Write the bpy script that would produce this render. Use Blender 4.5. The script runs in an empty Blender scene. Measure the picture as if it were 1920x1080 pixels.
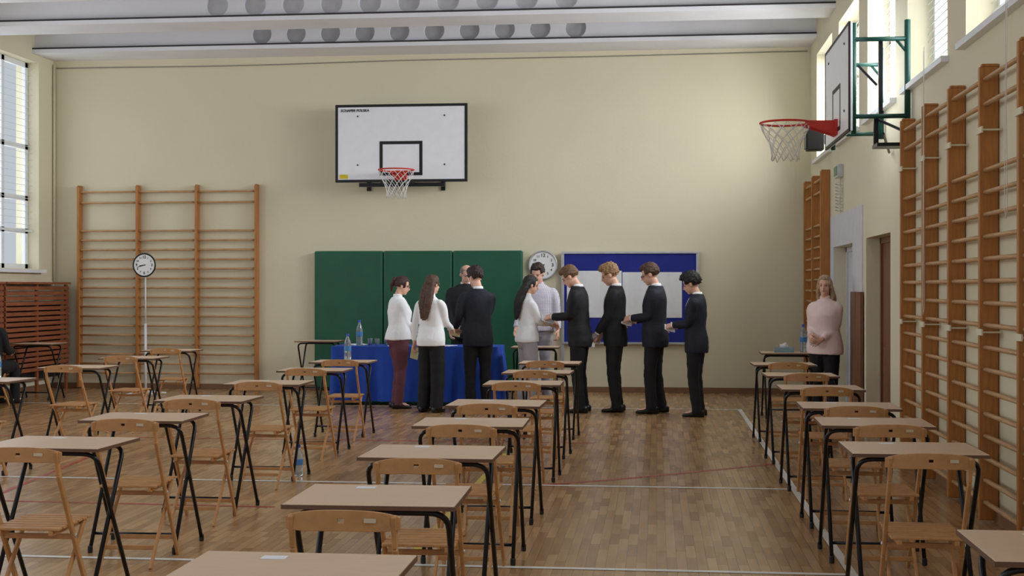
import bpy, bmesh, math, random
from mathutils import Vector, Matrix, noise
random.seed(7)
SC=bpy.context.scene
COL=SC.collection
V=Vector
pi=math.pi
LK=.56
try:
    SC.view_settings.view_transform='Standard'
    SC.view_settings.look='None'
except Exception: pass

# ---------------------------------------------------------------- materials
def mat(name,col,rough=.6,metal=0,var=.08,scale=8,bump=0,bscale=60,stretch=(1,1,1),trans=0,spec=None,emit=0):
    m=bpy.data.materials.new(name); m.use_nodes=True
    nt=m.node_tree; b=nt.nodes['Principled BSDF']
    tc=nt.nodes.new('ShaderNodeTexCoord'); mp=nt.nodes.new('ShaderNodeMapping')
    mp.inputs['Scale'].default_value=stretch
    nt.links.new(tc.outputs['Object'],mp.inputs[0])
    nz=nt.nodes.new('ShaderNodeTexNoise'); nz.inputs['Scale'].default_value=scale
    nz.inputs['Detail'].default_value=4
    nt.links.new(mp.outputs[0],nz.inputs['Vector'])
    cr=nt.nodes.new('ShaderNodeValToRGB')
    cr.color_ramp.elements[0].position=.3; cr.color_ramp.elements[1].position=.7
    lo=[max(0,c*(1-var)) for c in col]; hi=[min(1,c*(1+var)) for c in col]
    cr.color_ramp.elements[0].color=(*lo,1); cr.color_ramp.elements[1].color=(*hi,1)
    nt.links.new(nz.outputs['Fac'],cr.inputs[0]); nt.links.new(cr.outputs[0],b.inputs['Base Color'])
    b.inputs['Roughness'].default_value=rough; b.inputs['Metallic'].default_value=metal
    if trans: b.inputs['Transmission Weight'].default_value=trans
    if spec is not None: b.inputs['Specular IOR Level'].default_value=spec
    if emit:
        b.inputs['Emission Color'].default_value=(*col,1); b.inputs['Emission Strength'].default_value=emit
    if bump:
        n2=nt.nodes.new('ShaderNodeTexNoise'); n2.inputs['Scale'].default_value=bscale
        nt.links.new(mp.outputs[0],n2.inputs['Vector'])
        bp=nt.nodes.new('ShaderNodeBump'); bp.inputs['Strength'].default_value=bump; bp.inputs['Distance'].default_value=.01
        nt.links.new(n2.outputs['Fac'],bp.inputs['Height']); nt.links.new(bp.outputs[0],b.inputs['Normal'])
    return m

def s2l(r,g,b):
    f=lambda c:(c/255/12.92) if c/255<=.04045 else ((c/255+.055)/1.055)**2.4
    return (f(r),f(g),f(b))

M={}
M['wall']=mat('wall_cream_paint',s2l(224,217,189),.75,var=.03,scale=.8,bump=.12,bscale=25)
M['ceil']=mat('ceiling_paint',s2l(236,236,242),.8,var=.04,scale=1.5,bump=.1,bscale=8)
M['ceildark']=mat('ceiling_joint',s2l(60,58,60),.8)
M['ventgrey']=mat('vent_grey',s2l(180,180,184),.8)
M['ventpale']=mat('vent_pale',s2l(208,208,212),.8)
M['lilac']=mat('grey_white_paint',s2l(212,212,218),.7,var=.04)
M['white']=mat('white_paint',s2l(222,224,226),.45,var=.03)
M['winframe']=mat('window_frame_white',s2l(234,238,242),.4,var=.03)
M['wire']=mat('wire_mesh',s2l(225,228,232),.5)
M['cable']=mat('grey_cable',s2l(150,145,130),.6)
M['brownbase']=mat('baseboard_brown',s2l(134,98,70),.5)
M['doorbrown']=mat('door_brown',s2l(120,76,52),.45,var=.2,scale=4,stretch=(6,6,.6))
M['redslat']=mat('reddish_slats',s2l(142,80,50),.5,var=.25,scale=5,stretch=(6,.8,6))
M['barwood']=mat('wall_bar_post_wood',s2l(178,116,56),.42,var=.18,scale=6,stretch=(8,8,.8),bump=.05)
M['rung']=mat('wall_bar_rung_wood',s2l(194,154,110),.42,var=.15,scale=8,stretch=(1,8,8))
M['chair']=mat('chair_beech',s2l(188,138,88),.42,var=.14,scale=9,stretch=(2,2,2))
M['top']=mat('desk_laminate',s2l(212,182,154),.36,var=.05,scale=14,stretch=(1,8,1))
M['edge']=mat('desk_edge',s2l(104,74,54),.5)
M['black']=mat('black_steel',s2l(22,23,28),.35,metal=.3)
M['blackpl']=mat('black_plastic',s2l(18,18,20),.5)
M['sticker']=mat('white_sticker',s2l(228,232,240),.6,var=.02)
M['tag']=mat('faded_tag',s2l(205,190,165),.6,var=.02)
M['green']=mat('green_vinyl_mat',s2l(24,90,64),.5,var=.1,scale=3,bump=.1,bscale=12)
M['blue']=mat('blue_felt',s2l(28,42,138),.85,var=.1)
M['cloth']=mat('blue_tablecloth',s2l(22,70,174),.75,var=.12,scale=4)
M['paper']=mat('white_paper',s2l(232,234,238),.8,var=.03)
M['ypaper']=mat('cream_paper',s2l(230,218,166),.8,var=.03)
M['alu']=mat('aluminium',s2l(200,203,208),.35,metal=.6)
M['board']=mat('backboard_white',s2l(242,244,250),.4,var=.02)
M['red']=mat('red_enamel',s2l(210,50,36),.4)
M['greensteel']=mat('green_enamel_steel',s2l(12,72,62),.4)
M['net']=mat('net_cord',s2l(230,230,228),.8)
M['yellow']=mat('yellow_sticker',s2l(225,200,30),.5)
M['clockface']=mat('clock_face',s2l(242,244,244),.4,var=.01)
M['bottle']=mat('water_bottle_plastic',s2l(215,230,242),.08,trans=.85)
M['bluelabel']=mat('blue_label',s2l(70,130,195),.5)
M['bluecap']=mat('blue_cap',s2l(40,80,190),.5)
M['skin']=mat('skin',s2l(226,178,154),.55,var=.05,scale=20)
M['eye']=mat('eye_dark',s2l(45,34,30),.2)
M['lip']=mat('lips',s2l(190,118,106),.5)
M['suit']=mat('dark_suit_cloth',s2l(19,20,26),.8,var=.15,scale=10)
M['suitnavy']=mat('navy_suit_cloth',s2l(21,25,40),.8,var=.15,scale=10)
M['trousblack']=mat('black_trouser_cloth',s2l(16,16,20),.85,var=.15,scale=10)
M['wshirt']=mat('white_shirt_cloth',s2l(246,248,252),.8,var=.02,scale=10)
M['pink']=mat('pink_shirt_cloth',s2l(242,218,214),.8,var=.03,scale=10)
M['burg']=mat('burgundy_cloth',s2l(96,52,62),.8,var=.1)
M['greytr']=mat('grey_trouser_cloth',s2l(164,160,166),.85,var=.1)
M['shoe']=mat('black_leather',s2l(16,15,16),.3)
M['teal']=mat('tissue_box_teal',s2l(134,160,172),.6)
M['line_w']=mat('court_line_white',s2l(230,230,226),.4)
M['line_r']=mat('court_line_red',s2l(165,58,44),.4)
M['line_y']=mat('court_line_yellow',s2l(205,180,60),.4)
M['exit']=mat('exit_green',s2l(50,120,80),.4)
M['glassdk']=mat('spectacle_frame',s2l(25,20,22),.3)
HC={}
for k,c in dict(brown=(82,54,38),black=(20,16,16),ginger=(62,28,28),blond=(150,116,78),dkblond=(110,80,52),grey=(130,122,116),fair=(176,150,118),darkbr=(48,32,24)).items():
    HC[k]=mat('hair_'+k,s2l(*c),.55,var=.35,scale=40,stretch=(3,3,.6),bump=.6,bscale=90)
def checkmat():
    m=mat('checked_shirt_cloth',s2l(214,214,222),.8)
    nt=m.node_tree; b=nt.nodes['Principled BSDF']
    tc=nt.nodes.new('ShaderNodeTexCoord'); br=nt.nodes.new('ShaderNodeTexBrick')
    mp=nt.nodes.new('ShaderNodeMapping'); mp.inputs['Rotation'].default_value=(pi/2,0,0)
    nt.links.new(tc.outputs['Object'],mp.inputs[0]); nt.links.new(mp.outputs[0],br.inputs['Vector'])
    br.offset=0; br.inputs['Scale'].default_value=1; br.inputs['Brick Width'].default_value=.020; br.inputs['Row Height'].default_value=.020
    br.inputs['Mortar Size'].default_value=.0022
    br.inputs['Color1'].default_value=(*s2l(230,228,236),1);br.inputs['Color2'].default_value=(*s2l(224,222,233),1)
    br.inputs['Mortar'].default_value=(*s2l(176,166,190),1)
    nt.links.new(br.outputs['Color'],b.inputs['Base Color'])
    return m
M['check']=checkmat()
def parquet():
    m=bpy.data.materials.new('oak_parquet'); m.use_nodes=True
    nt=m.node_tree; b=nt.nodes['Principled BSDF']
    tc=nt.nodes.new('ShaderNodeTexCoord'); mp=nt.nodes.new('ShaderNodeMapping')
    mp.inputs['Rotation'].default_value=(0,0,pi/2)
    nt.links.new(tc.outputs['Object'],mp.inputs[0])
    br=nt.nodes.new('ShaderNodeTexBrick'); nt.links.new(mp.outputs[0],br.inputs['Vector'])
    br.inputs['Scale'].default_value=1; br.inputs['Brick Width'].default_value=.34; br.inputs['Row Height'].default_value=.055
    br.inputs['Mortar Size'].default_value=.0010; br.inputs['Bias'].default_value=-.1
    br.inputs['Color1'].default_value=(*s2l(190,152,108),1); br.inputs['Color2'].default_value=(*s2l(152,114,76),1)
    br.inputs['Mortar'].default_value=(*s2l(110,80,52),1)
    nz=nt.nodes.new('ShaderNodeTexNoise'); nz.inputs['Scale'].default_value=1.0; nz.inputs['Detail'].default_value=5
    mp2=nt.nodes.new('ShaderNodeMapping'); mp2.inputs['Scale'].default_value=(30,1.6,1)
    nt.links.new(tc.outputs['Object'],mp2.inputs[0]); nt.links.new(mp2.outputs[0],nz.inputs['Vector'])
    mx=nt.nodes.new('ShaderNodeMixRGB'); mx.blend_type='MULTIPLY'; mx.inputs[0].default_value=.4
    cr=nt.nodes.new('ShaderNodeValToRGB'); cr.color_ramp.elements[0].color=(.6,.57,.53,1); cr.color_ramp.elements[1].color=(1,1,1,1)
    cr.color_ramp.elements[0].position=.3; cr.color_ramp.elements[1].position=.65
    nt.links.new(nz.outputs['Fac'],cr.inputs[0])
    nt.links.new(br.outputs['Color'],mx.inputs[1]); nt.links.new(cr.outputs[0],mx.inputs[2])
    nt.links.new(mx.outputs[0],b.inputs['Base Color'])
    b.inputs['Roughness'].default_value=.24
    return m
M['parquet']=parquet()

# ---------------------------------------------------------------- mesh builder
class MB:
    def __init__(s): s.v=[];s.f=[];s.m=[]
    def add(s,vs,fs,mi=0):
        o=len(s.v); s.v+= [V(p) for p in vs]
        for f in fs: s.f.append([i+o for i in f]); s.m.append(mi)
    def box(s,x0,x1,y0,y1,z0,z1,mi=0):
        s.add([(x0,y0,z0),(x1,y0,z0),(x1,y1,z0),(x0,y1,z0),(x0,y0,z1),(x1,y0,z1),(x1,y1,z1),(x0,y1,z1)],
              [(0,3,2,1),(4,5,6,7),(0,1,5,4),(1,2,6,5),(2,3,7,6),(3,0,4,7)],mi)
    def beam(s,a,b,w,t,side=V((1,0,0)),mi=0):
        a=V(a);b=V(b);d=(b-a).normalized();side=V(side)
        n=d.cross(side).normalized(); sd=n.cross(d).normalized()
        vs=[]
        for p in(a,b):
            for i,j in((-1,-1),(1,-1),(1,1),(-1,1)): vs.append(p+sd*(i*w/2)+n*(j*t/2))
        s.add(vs,[(3,2,1,0),(4,5,6,7),(0,1,5,4),(1,2,6,5),(2,3,7,6),(3,0,4,7)],mi)
    def loft(s,rings,mi=0,cap=True,n=16):
        o=len(s.v); k=len(rings)
        for c,ax,ay in rings:
            for i in range(n):
                t=2*pi*i/n
                s.v.append(V(c)+V(ax)*math.cos(t)+V(ay)*math.sin(t))
        for r in range(k-1):
            for i in range(n):
                j=(i+1)%n
                s.f.append([o+r*n+i,o+r*n+j,o+(r+1)*n+j,o+(r+1)*n+i]); s.m.append(mi)
        if cap:
            s.f.append([o+i for i in range(n)][::-1]); s.m.append(mi)
            s.f.append([o+(k-1)*n+i for i in range(n)]); s.m.append(mi)
    def tube(s,pts,r,n=8,mi=0,closed=False,flat=1.0,up=None,rnd=False):
        pts=[V(p) for p in pts]; k=len(pts)
        rs=list(r) if isinstance(r,(list,tuple)) else [r]*k
        if rnd:
            d0=(pts[0]-pts[1]).normalized(); d1=(pts[-1]-pts[-2]).normalized()
            pts=[pts[0]+d0*rs[0]*.85,pts[0]+d0*rs[0]*.5]+pts+[pts[-1]+d1*rs[-1]*.5,pts[-1]+d1*rs[-1]*.85]
            rs=[rs[0]*.45,rs[0]*.85]+rs+[rs[-1]*.85,rs[-1]*.45]; k=len(pts)
        T=[]
        for i in range(k):
            if closed: t=pts[(i+1)%k]-pts[i-1]
            else: t=pts[min(i+1,k-1)]-pts[max(i-1,0)]
            T.append(t.normalized())
        u=V(up) if up is not None else (V((0,0,1)) if abs(T[0].z)<.9 else V((1,0,0)))
        rings=[]
        a=(u-T[0]*u.dot(T[0])).normalized()
        for i in range(k):
            a=(a-T[i]*a.dot(T[i]))
            a=a.normalized() if a.length>1e-6 else V((1,0,0))
            b=T[i].cross(a)
            rings.append((pts[i],a*rs[i]*flat,b*rs[i]))
        if closed:
            o=len(s.v)
            for c,ax,ay in rings:
                for i in range(n):
                    t=2*pi*i/n; s.v.append(c+ax*math.cos(t)+ay*math.sin(t))
            for q in range(k):
                q2=(q+1)%k
                for i in range(n):
                    j=(i+1)%n
                    s.f.append([o+q*n+i,o+q*n+j,o+q2*n+j,o+q2*n+i]); s.m.append(mi)
        else: s.loft(rings,mi,True,n)
    def ell(s,c,r,mi=0,rot=None,nu=16,nv=10):
        c=V(c); vs=[];fs=[]
        for j in range(nv+1):
            ph=pi*j/nv
            for i in range(nu):
                th=2*pi*i/nu
                p=V((r[0]*math.sin(ph)*math.cos(th),r[1]*math.sin(ph)*math.sin(th),r[2]*math.cos(ph)))
                if rot: p=rot@p
                vs.append(c+p)
        for j in range(nv):
            for i in range(nu):
                k=(i+1)%nu
                fs.append((j*nu+i,(j+1)*nu+i,(j+1)*nu+k,j*nu+k))
        s.add(vs,fs,mi)
    def lathe(s,prof,c=(0,0,0),n=20,mi=0):
        s.loft([(V(c)+V((0,0,z)),V((r,0,0)),V((0,r,0))) for r,z in prof],mi,True,n)
    def addmesh(s,me,mx=Matrix(),mi=0):
        s.add([mx@v.co for v in me.vertices],[list(p.vertices) for p in me.polygons],mi)
    def mesh(s,name,mats,smooth=False):
        me=bpy.data.meshes.new(name)
        me.from_pydata([tuple(v) for v in s.v],[],s.f)
        for m in mats: me.materials.append(m)
        me.polygons.foreach_set('material_index',s.m)
        if smooth: me.polygons.foreach_set('use_smooth',[True]*len(me.polygons))
        me.validate(); me.update()
        return me
    def obj(s,name,mats,parent=None,loc=(0,0,0),smooth=False,bevel=0,rotz=0):
        ob=bpy.data.objects.new(name,s.mesh(name,mats,smooth)); COL.objects.link(ob)
        ob.location=loc; ob.rotation_euler=(0,0,rotz)
        if parent: ob.parent=parent
        if bevel:
            b=ob.modifiers.new('bevel','BEVEL'); b.width=bevel; b.segments=2; b.limit_method='ANGLE'
        return ob

def empty(name,loc=(0,0,0),rotz=0,label=None,cat=None,group=None):
    e=bpy.data.objects.new(name,None); COL.objects.link(e); e.location=loc; e.rotation_euler=(0,0,rotz)
    e.empty_display_size=.1
    if label: tag(e,label,cat,group)
    return e
def tag(o,label,cat,group=None):
    o['label']=label;o['category']=cat
    if group:o['group']=group
    return o
def struct(o): o['kind']='structure'; return o
def dup(top,loc,rotz=0,label=None):
    n=top.copy(); COL.objects.link(n); n.location=loc; n.rotation_euler=(0,0,rotz)
    if label: n['label']=label
    def rec(src,dst):
        for c in [o for o in COL.objects if o.parent==src]:
            k=c.copy(); COL.objects.link(k); k.parent=dst; rec(c,k)
    rec(top,n)
    return n
def textmesh(txt,size,extrude=0.001,bold=False):
    cu=bpy.data.curves.new('txt','FONT'); cu.body=txt; cu.size=size; cu.align_x='CENTER'; cu.align_y='CENTER'; cu.extrude=extrude
    if bold: cu.offset=size*.02
    o=bpy.data.objects.new('txt',cu); COL.objects.link(o)
    dg=bpy.context.evaluated_depsgraph_get(); me=bpy.data.meshes.new_from_object(o.evaluated_get(dg))
    bpy.data.objects.remove(o); return me
def remesh(mb,vox,smooth=3,wr=0,wf=9):
    me=mb.mesh('tmp',[]); o=bpy.data.objects.new('tmp',me); COL.objects.link(o)
    r=o.modifiers.new('r','REMESH'); r.mode='VOXEL'; r.voxel_size=vox
    if smooth:
        k=o.modifiers.new('s','SMOOTH'); k.factor=.5; k.iterations=smooth
    dg=bpy.context.evaluated_depsgraph_get(); dg.update()
    out=bpy.data.meshes.new_from_object(o.evaluated_get(dg))
    bpy.data.objects.remove(o); bpy.data.meshes.remove(me)
    if wr:
        ns=[v.normal.copy() for v in out.vertices]
        for v,nn in zip(out.vertices,ns):
            p=v.co; q=V((p.x*wf,p.y*wf,p.z*wf*1.3))
            r1=1-abs(noise.noise(q*1.2+V((3,1,7))))*2
            v.co=p+nn*(wr*(noise.noise(q)+.2*noise.noise(q*2.3)-.7*max(0,r1-.6)))
    out.polygons.foreach_set('use_smooth',[True]*len(out.polygons))
    return out
def meobj(me,name,m,parent=None):
    me.name=name; me.materials.clear(); me.materials.append(m)
    o=bpy.data.objects.new(name,me); COL.objects.link(o)
    if parent:o.parent=parent
    return o

# ---------------------------------------------------------------- room shell
XL,XR,YB,YN=-9.02,2.17,19.2,-2.0
TH=.35
mb=MB(); mb.add([(XL-.4,YN,0),(XR+.6,YN,0),(XR+.6,YB+.3,0),(XL-.4,YB+.3,0),(XL-.4,YN,-.1),(XR+.6,YN,-.1),(XR+.6,YB+.3,-.1),(XL-.4,YB+.3,-.1)],
   [(0,1,2,3),(7,6,5,4),(0,4,5,1),(1,5,6,2),(2,6,7,3),(3,7,4,0)],0)
def strip(a,b,w,mi,z):
    a=V((*a,z));b=V((*b,z)); d=(b-a).normalized(); n=V((-d.y,d.x,0))*w/2
    mb.add([a-n,b-n,b+n,a+n],[(0,1,2,3)],mi)
strip((1.02,YN),(1.02,16.67),.05,1,.0016)
strip((-8.3,16.65),(1.045,16.65),.05,1,.0018)
strip((-8.3,10.1),(1.0,10.1),.05,1,.0020)
strip((-8.3,7.12),(1.0,7.12),.05,1,.0021)
strip((-1.38,2.0),(-1.36,12.0),.05,3,.0012)
strip((-8.0,12.9),(-.6,12.9),.04,2,.0013)
strip((-8.0,9.05),(-2.6,8.9),.04,2,.0013)
prev=None
for i in range(25):
    t=i/24; p=(-.85+t*1.95,10.14+1.5*t**1.15)
    if prev: strip(prev,p,.055,2,.0014)
    prev=p
strip((-4.6,8.0),(-5.2,12.9),.04,2,.0011)
struct(mb.obj('floor',[M['parquet'],M['line_w'],M['line_r'],M['line_y']]))

def wall_holes(name,axis,c0,c1,a0,a1,z0,z1,holes,m):
    A=sorted({a0,a1}|{h[0] for h in holes}|{h[1] for h in holes})
    Z=sorted({z0,z1}|{h[2] for h in holes}|{h[3] for h in holes})
    mb=MB()
    for i in range(len(A)-1):
        zs=None
        for j in range(len(Z)-1):
            am=(A[i]+A[i+1])/2; zm=(Z[j]+Z[j+1])/2
            solid=not any(h[0]<am<h[1] and h[2]<zm<h[3] for h in holes)
            if solid and zs is None: zs=Z[j]
            if zs is not None and (not solid or j==len(Z)-2):
                ze=Z[j+1] if solid else Z[j]
                if axis=='x': mb.box(c0,c1,A[i],A[i+1],zs,ze)
                else: mb.box(A[i],A[i+1],c0,c1,zs,ze)
                zs=None
    return struct(mb.obj(name,[m]))
ZT=5.6
wall_holes('wall_back','y',YB,YB+.3,XL-.4,XR+.6,0,ZT,[],M['wall'])
RW=[(18.5-2.2*i-1.6,18.5-2.2*i) for i in range(9)]
RZ0,RZ1=3.24,4.68
doors=[(15.1,16.7,0,2.0),(12.75,14.2,0,2.02)]
wall_holes('wall_right','x',XR,XR+TH,YN,YB,0,ZT,[(a,b,RZ0,RZ1) for a,b in RW]+doors,M['wall'])
LW=[(16.45,18.72),(13.3,15.6),(10.2,12.5),(7.1,9.4),(4.0,6.3),(.9,3.2)]
LZ0,LZ1=1.78,4.8
wall_holes('wall_left','x',XL-TH,XL,YN,YB,0,ZT,[(a,b,LZ0,LZ1) for a,b in LW],M['wall'])
mb=MB(); mb.box(XL-.4,XR+.6,YN,YB+.3,ZT,ZT+.1); struct(mb.obj('ceiling',[M['ceil']]))

def area(name,loc,rot,sx,sy,power,col=(1,1,1),spread=pi):
    l=bpy.data.lights.new(name,'AREA'); l.shape='RECTANGLE'; l.size=sx; l.size_y=sy; l.energy=power*LK; l.color=col; l.spread=spread
    o=bpy.data.objects.new(name,l); COL.objects.link(o); o.location=loc; o.rotation_euler=rot; return o
wn=0
for i,(a,b) in enumerate(RW):
    wn+=1; mb=MB(); xm=XR+.22; w=.05
    mb.box(xm,xm+w,a,b,RZ0,RZ0+.06); mb.box(xm,xm+w,a,b,RZ1-.06,RZ1)
    for y in (a,(a+b)/2-.03,b-.06): mb.box(xm,xm+w,y,y+.06,RZ0,RZ1)
    mb.box(xm,xm+w,a,b,RZ0+.75,RZ0+.8)
    for q in range(1,22):
        z=RZ0+(RZ1-RZ0)*q/22; mb.box(xm-.045,xm-.041,a,b,z-.004,z+.004,1)
    mb.box(XR-.06,xm,a-.06,b+.06,RZ0-.05,RZ0-.005)
    struct(mb.obj('window_%d'%wn,[M['winframe'],M['wire']]))
    area('window_daylight',(XR+.62,(a+b)/2,(RZ0+RZ1)/2+.1),(0,math.radians(66),0),RZ1-RZ0+.2,b-a,(190,330,240)[i] if i<3 else 90,(.94,.97,1),2.4)
for i,(a,b) in enumerate(LW):
    wn+=1; mb=MB(); xm=XL-.22; w=.05
    for z in (LZ0,LZ0+.52,LZ0+1.0,LZ0+1.75,LZ1-.07): mb.box(xm,xm+w,a,b,z,z+.07)
    for y in (a,a+.73,a+1.48,b-.08): mb.box(xm,xm+w,y,y+.08,LZ0,LZ1)
    for q in range(1,26):
        z=LZ0+.55+(LZ1-LZ0-.55)*q/26; mb.box(XL-.106,XL-.102,a,b,z-.0025,z+.0025,1)
    mb.box(XL-.11,XL-.09,a,b,LZ0+.54,LZ0+.57,0)
    mb.box(xm,XL+.1,a-.05,b+.05,LZ0-.06,LZ0-.01)
    struct(mb.obj('window_%d'%wn,[M['winframe'],M['wire']]))
    area('window_daylight',(XL-.42,(a+b)/2,(LZ0+LZ1)/2),(0,-pi/2,0),LZ1-LZ0,b-a,56 if i==0 else 130,(.90,.95,1))

# ceiling beams
tn=0
for bi,y0 in enumerate([18.5,16.55,14.6,12.65,10.7,8.75,6.8,4.85]):
    y1=19.2 if bi==0 else y0+.6
    tn+=1; mb=MB()
    mb.box(XL,XR,y0,y1,4.91,4.965)
    mb.box(XL,XR,y0+.01,y0+.05,4.965,4.99,1)
    yw=y0+.09; zc=5.135; hr=.145; zl,zh=4.965,5.6
    xs=[-5.62+.5*i for i in range(10)]
    def quad(xa,xb,za,zb,mi=0):
        mb.add([(xa,yw,za),(xb,yw,za),(xb,yw,zb),(xa,yw,zb)],[(0,1,2,3)],mi)
    quad(XL,xs[0]-.25,zl,zh); quad(xs[-1]+.25,XR,zl,zh)
    for x in xs:
        quad(x-.25,x+.25,zc+.25,zh)
        N=32; vs=[]
        for i in range(N):
            t=2*pi*(i+.5)/N; c,s_=math.cos(t),math.sin(t)
            k=.25/max(abs(c),abs(s_)); zz=zc+s_*k
            vs.append((x+c*k,yw,max(zz,zl)))
        for i in range(N):
            t=2*pi*(i+.5)/N; vs.append((x+math.cos(t)*hr,yw,zc+math.sin(t)*hr))
        for i in range(N):
            t=2*pi*(i+.5)/N; vs.append((x+math.cos(t)*hr,yw+.06,zc+math.sin(t)*hr))
        fs=[(i,(i+1)%N,N+(i+1)%N,N+i) for i in range(N)]+[(N+i,N+(i+1)%N,2*N+(i+1)%N,2*N+i) for i in range(N)]
        mb.add(vs,fs,0)
        mb.add([(x+math.cos(2*pi*(i+.5)/N)*hr,yw+.06,zc+math.sin(2*pi*(i+.5)/N)*hr) for i in range(N)],[tuple(range(N))],2 if bi==0 else 3)
    struct(mb.obj('trim_%d'%tn,[M['ceil'],M['ceildark'],M['ventgrey'],M['ventpale']]))
mb=MB(); mb.box(XL,XR,YB-.025,YB,0,.08); struct(mb.obj('baseboard_back',[M['brownbase']]))
mb=MB(); mb.box(XR-.025,XR,16.7,YB-.03,0,.08); mb.box(XR-.025,XR,YN,12.7,0,.08); struct(mb.obj('baseboard_right',[M['brownbase']]))
mb=MB(); mb.box(XL,XL+.025,YN,YB-.03,0,.08); struct(mb.obj('baseboard_left',[M['brownbase']]))
tn+=1; o=wall_holes('trim_%d'%tn,'x',XR-.012,XR,14.4,17.0,0,2.38,[(15.1,16.7,0,2.0)],M['lilac'])
for i,(a,b,z0,z1) in enumerate(doors):
    mb=MB(); xd=XR+.16
    mb.box(xd,xd+.045,a+.06,b-.06,.01,z1-.06,0)
    for (p,q) in ((a+.18,(a+b)/2-.06),((a+b)/2+.06,b-.18)):
        mb.box(xd-.012,xd,p,q,.2,.9,0); mb.box(xd-.012,xd,p,q,1.05,z1-.2,0)
    mb.box(xd-.02,xd+.06,a,a+.06,0,z1,0);mb.box(xd-.02,xd+.06,b-.06,b,0,z1,0);mb.box(xd-.02,xd+.06,a,b,z1-.06,z1,0)
    mb.tube([(xd-.05,a+.2,1.02),(xd-.05,a+.32,1.02)],.01,mi=1); mb.tube([(xd-.05,a+.2,1.02),(xd,a+.2,1.02)],.01,mi=1)
    struct(mb.obj('door_%d'%(i+1),[M['doorbrown'] if i else M['lilac'],M['alu']]))
e=empty('wooden_panel',(XR-.03,14.3,0),0,'dark brown wooden board standing against the side wall by doorway','wooden board')
for i in range(2):
    mb=MB(); mb.box(-.015,.02,.02+.37*i,.36+.37*i,0,1.46); mb.obj('board_leaf',[M['doorbrown']],e,bevel=.004)
e=empty('exit_sign',(XR-.02,16.05,2.8),0,'small green emergency exit sign box on the side wall','exit sign')
mb=MB(); mb.box(-.05,.02,-.15,.15,0,.15); mb.obj('sign_housing',[M['alu']],e,bevel=.005)
mb=MB(); mb.box(-.055,-.05,-.13,.13,.02,.13); mb.obj('sign_face',[M['exit']],e)
e=empty('cord_coil',(XR-.03,15.95,2.38),0,'coiled white cord hanging from a hook on the side wall','cord')
mb=MB(); mb.tube([(-.02+.035*math.cos(t*.9),.07*math.sin(t*.9),.02+t*.0055) for t in range(62)],.006,6); mb.obj('coil',[M['net']],e,smooth=True)
mb=MB(); mb.tube([(0,0,0),(0,0,.42)],.006,6); mb.obj('hanging_cord',[M['net']],e,smooth=True)
e=empty('wall_loudspeaker',(XR,17.3,3.25),0,'black box loudspeaker on a bracket high on the side wall','loudspeaker')
mb=MB(); mb.box(-.27,-.06,-.12,.12,0,.26); mb.obj('speaker_cabinet',[M['blackpl']],e,bevel=.01)
mb=MB(); mb.box(-.29,-.271,-.10,.10,.02,.24); mb.obj('speaker_grille',[M['black']],e)
mb=MB(); mb.box(-.07,0,-.03,.03,.08,.2); mb.obj('speaker_bracket',[M['black']],e)
mb=MB(); pts=[]
for i in range(40):
    t=i/39; x=XL+.05+t*(XR-XL-.1); pts.append((x,YB-.0085,4.80+.05*t-.02*(math.sin(t*2*pi)**2)*(1 if t<.5 else .4)))
mb.tube(pts,.008,6); tag(mb.obj('electric_cable',[M['cable']],smooth=True),'thin grey cable strung along the top of the cream wall','cable')
mb=MB(); mb.tube([(XL+.03,YB-.04,1.6),(XL+.03,YB-.04,4.85)],.018,8); tag(mb.obj('wall_pipe',[M['wall']],smooth=True),'cream painted vertical heating pipe in the room corner','pipe')
for i,(y,z0) in enumerate([(10.35,1.3),(7.95,1.9)]):
    mb=MB(); mb.tube([(XR-.16,y,3.32),(XR-.16,y+.02,(z0+3.3)/2),(XR-.16,y,z0+.05),(XR-.16,y+.03,z0),(XR-.16,y+.06,z0+.08),(XR-.15,y+.07,3.3)],.0022,5)
    tag(mb.obj('window_cord',[M['net']],smooth=True),'thin white pull cord hanging in front of the wall bars','cord','window pull cords')

# ---------------------------------------------------------------- wall bars
def bars(name,loc,rotz,nbay,pitch,label,brackets=False,h=3.03,sc=1.0):
    e=empty(name,loc,rotz,label,'wall bars','wall bars')
    mb=MB(); mb.box(-.020,.020,-.125,-.004,.02,h-.02); mb.box(-.020,.020,-.11,-.004,h-.02,h)
    pm=mb.mesh('post',[M['barwood']])
    mb=MB(); mb.tube([(.0,0,0),(pitch,0,0)],.018,10,flat=.85); rm=mb.mesh('rung',[M['rung']],True)
    for i in range(nbay+1):
        o=bpy.data.objects.new('post',pm); COL.objects.link(o); o.parent=e; o.location=(i*pitch,0,0)
        b=o.modifiers.new('b','BEVEL'); b.width=.006; b.segments=2
        if brackets:
            for z in (2.5,1.22):
                m2=MB(); m2.box(i*pitch-.028,i*pitch+.12,-.135,-.125,z-.02,z+.02);m2.tube([(i*pitch+.1,-.128,z),(i*pitch+.1,0,z)],.006,6)
                m2.obj('wall_bracket',[M['wall']],e)
    zs=[h-.1,h-.26]+[h-.68-.141*k for k in range(16)]
    zs=[z for z in zs if z>.08]
    for i in range(nbay):
        for z in zs:
            o=bpy.data.objects.new('rung',rm); COL.objects.link(o); o.parent=e; o.location=(i*pitch,-.085,z)
    return e
bars('wall_bars',(-8.58,YB,0),0,3,.907,'tall wooden wall bars with three bays against the cream end wall')
bars('wall_bars',(XR,11.55,0),-pi/2,5,.92,'tall orange-brown wooden wall bars along the side wall beside desks',True,h=2.93)
bars('wall_bars',(XR,19.0,0),-pi/2,2,.95,'wooden wall bars in the corner beyond the doorway',h=2.99)

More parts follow.
